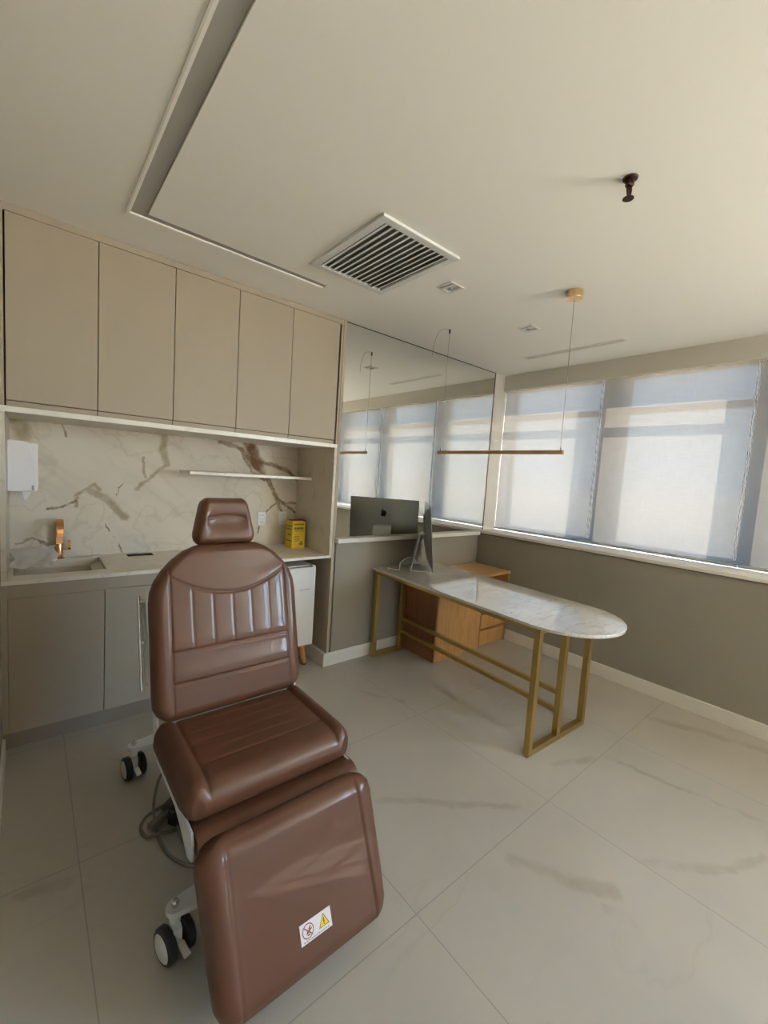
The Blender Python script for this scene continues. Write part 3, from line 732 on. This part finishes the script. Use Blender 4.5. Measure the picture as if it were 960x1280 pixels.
# headrest
TH = [(0, .100), (.006, .112), (.018, .121), (.034, .125), (.05, .124), (.165, .099), (.178, .092), (.188, .080), (.193, .068)]
hr = math.radians(8); hu = Vector((0, math.sin(hr), math.cos(hr))); hn = Vector((0, -math.cos(hr), math.sin(hr)))
def hrelief(x, v): return -.010*math.exp(-((v-.095)/.035)**2)*max(0, 1-(x/.085)**4)+groove(v-.118+.012*(x/.08)**2, .006, .004)*(abs(x) < .078)
cushion(lambda v: interp(TH, v), .193, .050, .050, .028, (CXC-.005, 1.776, 1.203), (1, 0, 0), hu, hn, 90, 80, hrelief).build('headrest', 'leather', t, smooth=True)
for s in (-1, 1): MB().cyl((CXC+s*.045, 1.80, 1.17), (CXC+s*.045, 1.79, 1.25), .007, 12).build('headrest_post', 'chrome', t, smooth=True)
# seat
TS = [(0, .27), (.02, .292), (.05, .300), (.37, .300), (.41, .294), (.435, .275), (.447, .24)]
def srelief(x, v):
    h = groove(abs(x)-.225, .006, .006)
    if abs(x) < .225:
        for vl in (.09, .15, .21, .27, .33): h += groove(v-vl, .005, .0025)
    else: h += .010*math.sin(PI*min(1, (abs(x)-.225)/.07))
    return h
cushion(lambda v: interp(TS, v), .447, .062, .060, .062, (CXC, 1.635, .522), (1, 0, 0), (0, -1, .0), (0, 0, 1), 150, 120, srelief).build('seat', 'leather', t, smooth=True)
# footrest
fb, ft = Vector((CXC+.008, .955, .062)), Vector((CXC, 1.125, .478))
fu = (ft-fb).normalized(); fn = Vector((1, 0, 0)).cross(fu).normalized(); HF = (ft-fb).length
TF = [(0, .21), (.012, .245), (.035, .272), (.06, .282), (.15, .288), (.38, .297), (.41, .292), (.432, .272), (.445, .24), (.4495, .21)]
def frelief(x, v):
    a_ = abs(x)
    return -.007/(1+math.exp((a_-.222)/.006))+groove(a_-.222, .006, .003)
cushion(lambda v: interp(TF, v), HF, .050, .050, .055, fb, (1, 0, 0), fu, fn, 150, 120, frelief, .004).build('footrest', 'leather', t, smooth=True)
# leather flap between seat and footrest
prof = [(1.30, .458), (1.20, .468), (1.165, .463), (1.145, .447), (1.140, .430), (1.155, .415), (1.30, .400)]
mb = MB(); mb.prism([(p.x, p.y) for p in spline([(a, b, 0) for a, b in prof], 6)], CXC-.272, CXC+.285, 'yz'); mb.build('hinge_cover', 'leather', t, smooth=50)
# steel under-structure
for s in (-1, 1):
    x = CXC+s*.278
    MB().prism([(1.64, .475), (1.185, .468), (1.172, .44), (1.178, .385), (1.215, .372), (1.29, .41), (1.36, .435), (1.60, .44)], x-.004, x+.004, 'yz').build('seat_bracket', 'steel_white', t, bevel=.002)
    MB().bar((x, 1.62, .45), (x, 1.73, .84), .008, .06, up=(0, 1, 0)).build('back_bracket', 'steel_white', t, bevel=.002)
bx(CXC-.27, CXC+.27, 1.22, 1.62, .415, .455).build('seat_pan', 'steel_white', t, bevel=.006)
MB().box(CXC-.13, CXC+.13, 1.40, 1.80, .16, .41).build('lift_column', 'steel_white', t, bevel=.015)
MB().bar((CXC, 1.25, .40), fb+fu*.32-fn*.055, .30, .02).build('footrest_arm', 'steel_white', t)
CAST = [(.345, 1.290), (.925, 1.290), (.385, 2.215), (.885, 2.215)]
for s in (-1, 1):
    x = CXC+s*.135
    MB().prism([(2.26, .165), (1.22, .165), (1.20, .15), (1.20, .10), (1.26, .088), (2.22, .088), (2.26, .10)], x-.028, x+.028, 'yz').build('base_rail', 'steel_white', t, bevel=.004)
MB().box(CXC-.107, CXC+.107, 1.50, 1.72, .10, .158).build('base_plate', 'steel_white', t, bevel=.004)
for i, (x, y) in enumerate(CAST):
    s = -1 if x < CXC else 1; xr = CXC+s*.135
    a0 = PI/2 if s < 0 else -PI/2
    o = [(x+.028*math.cos(a0+PI*k/10), y+.028*math.sin(a0+PI*k/10)) for k in range(11)]
    o += [(xr, y-.05), (xr, y+.05)] if s < 0 else [(xr, y+.05), (xr, y-.05)]
    MB().prism(o, .140, .158, 'xy').build('caster_arm', 'steel_white', t, bevel=.002)
    R_ = .053; ang = math.radians((14, -20, 8, 30)[i]); cy_ = y-.006
    c = MB().lathe((x, y, .140), [(.020, 0), (.020, -.016), (.016, -.020), (.016, -.034)], 20).box(x-.012, x+.012, cy_-.030, cy_+.034, .040, .108).build('caster', 'steel_white', t, smooth=35)
    MB().lathe((x, y, .158), [(.011, 0), (.011, .012), (.006, .015), (.006, .022)], 8).build('bolt', 'chrome', c)
    ax = Matrix.Rotation(ang, 3, 'Z') @ Vector((1, 0, 0)); cc = Vector((x, cy_, R_))
    for q_ in (-1, 1):
        w0 = cc+ax*q_*.016
        wl = MB().lathe(w0, [(.034, 0), (R_-.004, 0), (R_, .004), (R_, .022), (R_-.006, .028), (.042, .0285), (.042, .020)], 36, ax*q_).build('wheel', 'black', c, smooth=40)
        MB().lathe(w0, [(.0415, .018), (.0415, .0275), (.036, .0305), (.010, .0325)], 32, ax*q_).build('hub_cap', 'white_enamel', c, smooth=40)
    bd = Matrix.Rotation(ang, 3, 'Z') @ Vector((0, -1, 0))
    MB().bar(cc+bd*.030+Vector((0, 0, .006)), cc+bd*.075-Vector((0, 0, .006)), .022, .009).build('brake_pedal', 'white_enamel', c, bevel=.003)
# push handle beside the backrest
hx = CXC-.313
p0 = Vector((hx, 1.720, .668)); p1 = Vector((hx, 1.812, 1.008)); dn = (p1-p0).normalized()
MB().tube([p0, p1], .0062, 14).build('push_handle', 'chrome', t, smooth=40)
q0 = p0+dn*.02+Vector((.016, -.004, 0)); q1 = p1-dn*.03+Vector((.016, -.004, 0))
mb = MB().bar(q0, q1, .010, .018, up=(0, 1, 0))
for u in (.06, .5, .94):
    c = p0.lerp(p1, u); mb.cyl(c, c+Vector((.022, -.004, 0)), .005, 10)
mb.build('handle_mount', 'alu', t)
# warning label on the footrest
Ml = Matrix((Vector((1, 0, 0)), fu, fn)).transposed().to_4x4(); 
LC = fb+fu*.118+Vector((0, 0, 0)); LC.x = .648
Ml.translation = LC+fn*(.050+.004-.006)
lb = MB().mprism(Ml, [(-.052, -.026), (.052, -.026), (.052, .026), (-.052, .026)], 0, .0012).build('warning_label', 'label_white', t)
lb['label'] = 'white and yellow warning sticker on the footrest'
mb = MB(); ring = [(math.cos(2*PI*k/32), math.sin(2*PI*k/32)) for k in range(32)]
for k in range(32):
    a_, b_ = ring[k], ring[(k+1) % 32]
    mb.mprism(Ml, [(-.027+a_[0]*.019, .002+a_[1]*.019), (-.027+b_[0]*.019, .002+b_[1]*.019), (-.027+b_[0]*.0165, .002+b_[1]*.0165), (-.027+a_[0]*.0165, .002+a_[1]*.0165)], .0012, .0016)
mb.mprism(Ml, [(-.0405, .0135), (-.0385, .0155), (-.0135, -.0095), (-.0155, -.0115)], .0012, .0017)
mb.build('prohibition_ring', 'red_ink', lb)
mb = MB()
for o in ([(-.034, -.006), (-.024, -.003), (-.022, .004), (-.030, .002)], [(-.022, .004), (-.016, .012), (-.019, .013), (-.026, .006)], [(-.030, -.010), (-.020, -.010), (-.020, -.007), (-.030, -.006)], [(-.024, -.002), (-.014, .004), (-.015, .007), (-.025, .003)]):
    mb.mprism(Ml, o, .0012, .0015)
mb.build('pictogram', 'ink', lb)
MB().mprism(Ml, [(.008, -.013), (.044, -.013), (.026, .020)], .0012, .0015).build('triangle_border', 'ink', lb)
MB().mprism(Ml, [(.0112, -.0112), (.0408, -.0112), (.026, .0162)], .0015, .0018).build('warning_triangle', 'label_yellow', lb)
MB().mprism(Ml, [(.0235, -.003), (.0285, -.003), (.0272, .010), (.0248, .010)], .0018, .002).mprism(Ml, [(.0243, -.0088), (.0277, -.0088), (.0277, -.0055), (.0243, -.0055)], .0018, .002).build('exclamation_mark', 'ink', lb)
mb = MB()
for k in range(11): mb.mprism(Ml, [(-.044+k*.008, -.0225), (-.038+k*.008, -.0225), (-.038+k*.008, -.0195), (-.044+k*.008, -.0195)], .0012, .0015)
mb.build('caption_print', 'grey_ink', lb)

# cables under the chair
cb = thing('power_cable', (.42, 1.78, 0), 'grey power cable looped on the floor under the treatment chair', 'cable')
r = .0062
pts = [(.497, 2.06, .086), (.462, 2.05, .05), (.425, 1.97, .012), (.405, 1.86, r), (.40, 1.74, r), (.425, 1.62, r), (.49, 1.54, r), (.58, 1.52, r)]
MB().tube(spline(pts, 12), r, 10).build('cord', 'cable', cb, smooth=True)
pts = [(.47, 1.90, .03), (.43, 1.92, r), (.38, 1.90, r), (.352, 1.85, r), (.362, 1.79, r), (.40, 1.765, r+.012), (.46, 1.76, r), (.53, 1.76, r), (.60, 1.77, r)]
MB().tube(spline(pts, 12), r, 10).build('cord', 'cable', cb, smooth=True)
pts = [(.62, 1.58, r), (.53, 1.60, r), (.478, 1.66, r), (.47, 1.74, r+.012), (.49, 1.82, r), (.56, 1.86, r)]
MB().tube(spline(pts, 12), r, 10).build('cord', 'cable', cb, smooth=True)
MB().obox(Matrix.Translation((.468, 1.885, .035)) @ Matrix.Rotation(.9, 4, 'Z') @ Matrix.Rotation(.2, 4, 'Y'), .040, .014, .013).build('plug', 'dark', cb, bevel=.004)
MB().obox(Matrix.Translation((.415, 1.825, .028)) @ Matrix.Rotation(.5, 4, 'Z'), .045, .016, .014).build('connector', 'cable', cb, bevel=.004)
MB().obox(Matrix.Translation((.50, 1.81, .04)) @ Matrix.Rotation(.6, 4, 'Z'), .05, .03, .034).build('junction_block', 'black', cb, bevel=.005)

# ------------------------------------------------------------------ light
w = bpy.data.worlds.new('World'); sc.world = w; w.use_nodes = True
nt = w.node_tree; bg = nt.nodes['Background']
tc = nt.nodes.new('ShaderNodeTexCoord'); sp = nt.nodes.new('ShaderNodeSeparateXYZ'); nt.links.new(tc.outputs['Generated'], sp.inputs[0])
mr = nt.nodes.new('ShaderNodeMapRange'); mr.inputs[1].default_value = -1; mr.inputs[2].default_value = 1
nt.links.new(sp.outputs[2], mr.inputs[0])
cr = nt.nodes.new('ShaderNodeValToRGB'); nt.links.new(mr.outputs[0], cr.inputs[0])
e = cr.color_ramp.elements
e[0].position = 0; e[0].color = (1.15, 1.02, .86, 1)
e[1].position = 1; e[1].color = (.30, .52, .98, 1)
for ps, c in ((.485, (1.15, 1.06, .94, 1)), (.515, (.74, .87, 1.0, 1)), (.62, (.38, .63, 1.0, 1))):
    x = e.new(ps); x.color = c
nt.links.new(cr.outputs[0], bg.inputs[0]); bg.inputs[1].default_value = 36
sun = bpy.data.lights.new('Sun', 'SUN'); sun.energy = 52; sun.angle = .009; sun.color = (1, .88, .74)
so = bpy.data.objects.new('Sun', sun); COL.objects.link(so)
so.rotation_euler = Vector((-1, .6, -.98)).to_track_quat('-Z', 'Y').to_euler(); so.location = (8, -2, 8)

# ------------------------------------------------------------------ camera
R = ((0.76601294, -0.63950757, 0.06522465), (-0.00411339, -0.1063399, -0.99432133), (0.642812, 0.76139471, -0.08408828))
cam = bpy.data.cameras.new('Camera'); co = bpy.data.objects.new('Camera', cam); COL.objects.link(co); sc.camera = co
cam.sensor_fit = 'VERTICAL'; cam.sensor_height = 36; cam.lens = 528.8828/1280*36; cam.clip_start = .01
m3 = Matrix((Vector(R[0]), -Vector(R[1]), -Vector(R[2]))).transposed()
m4 = m3.to_4x4(); m4.translation = (0, 0, 1.53); co.matrix_world = m4

sc.view_settings.view_transform = 'Standard'; sc.view_settings.look = 'None'; sc.view_settings.gamma = 1
sc.view_settings.use_curve_mapping = False; sc.view_settings.exposure = 0.0
sc.cycles.use_denoising = True
sc.cycles.max_bounces = 12; sc.cycles.diffuse_bounces = 8; sc.cycles.glossy_bounces = 6; sc.cycles.transmission_bounces = 8; sc.cycles.transparent_max_bounces = 12
sc.cycles.sample_clamp_indirect = 8; sc.cycles.caustics_reflective = False; sc.cycles.caustics_refractive = False
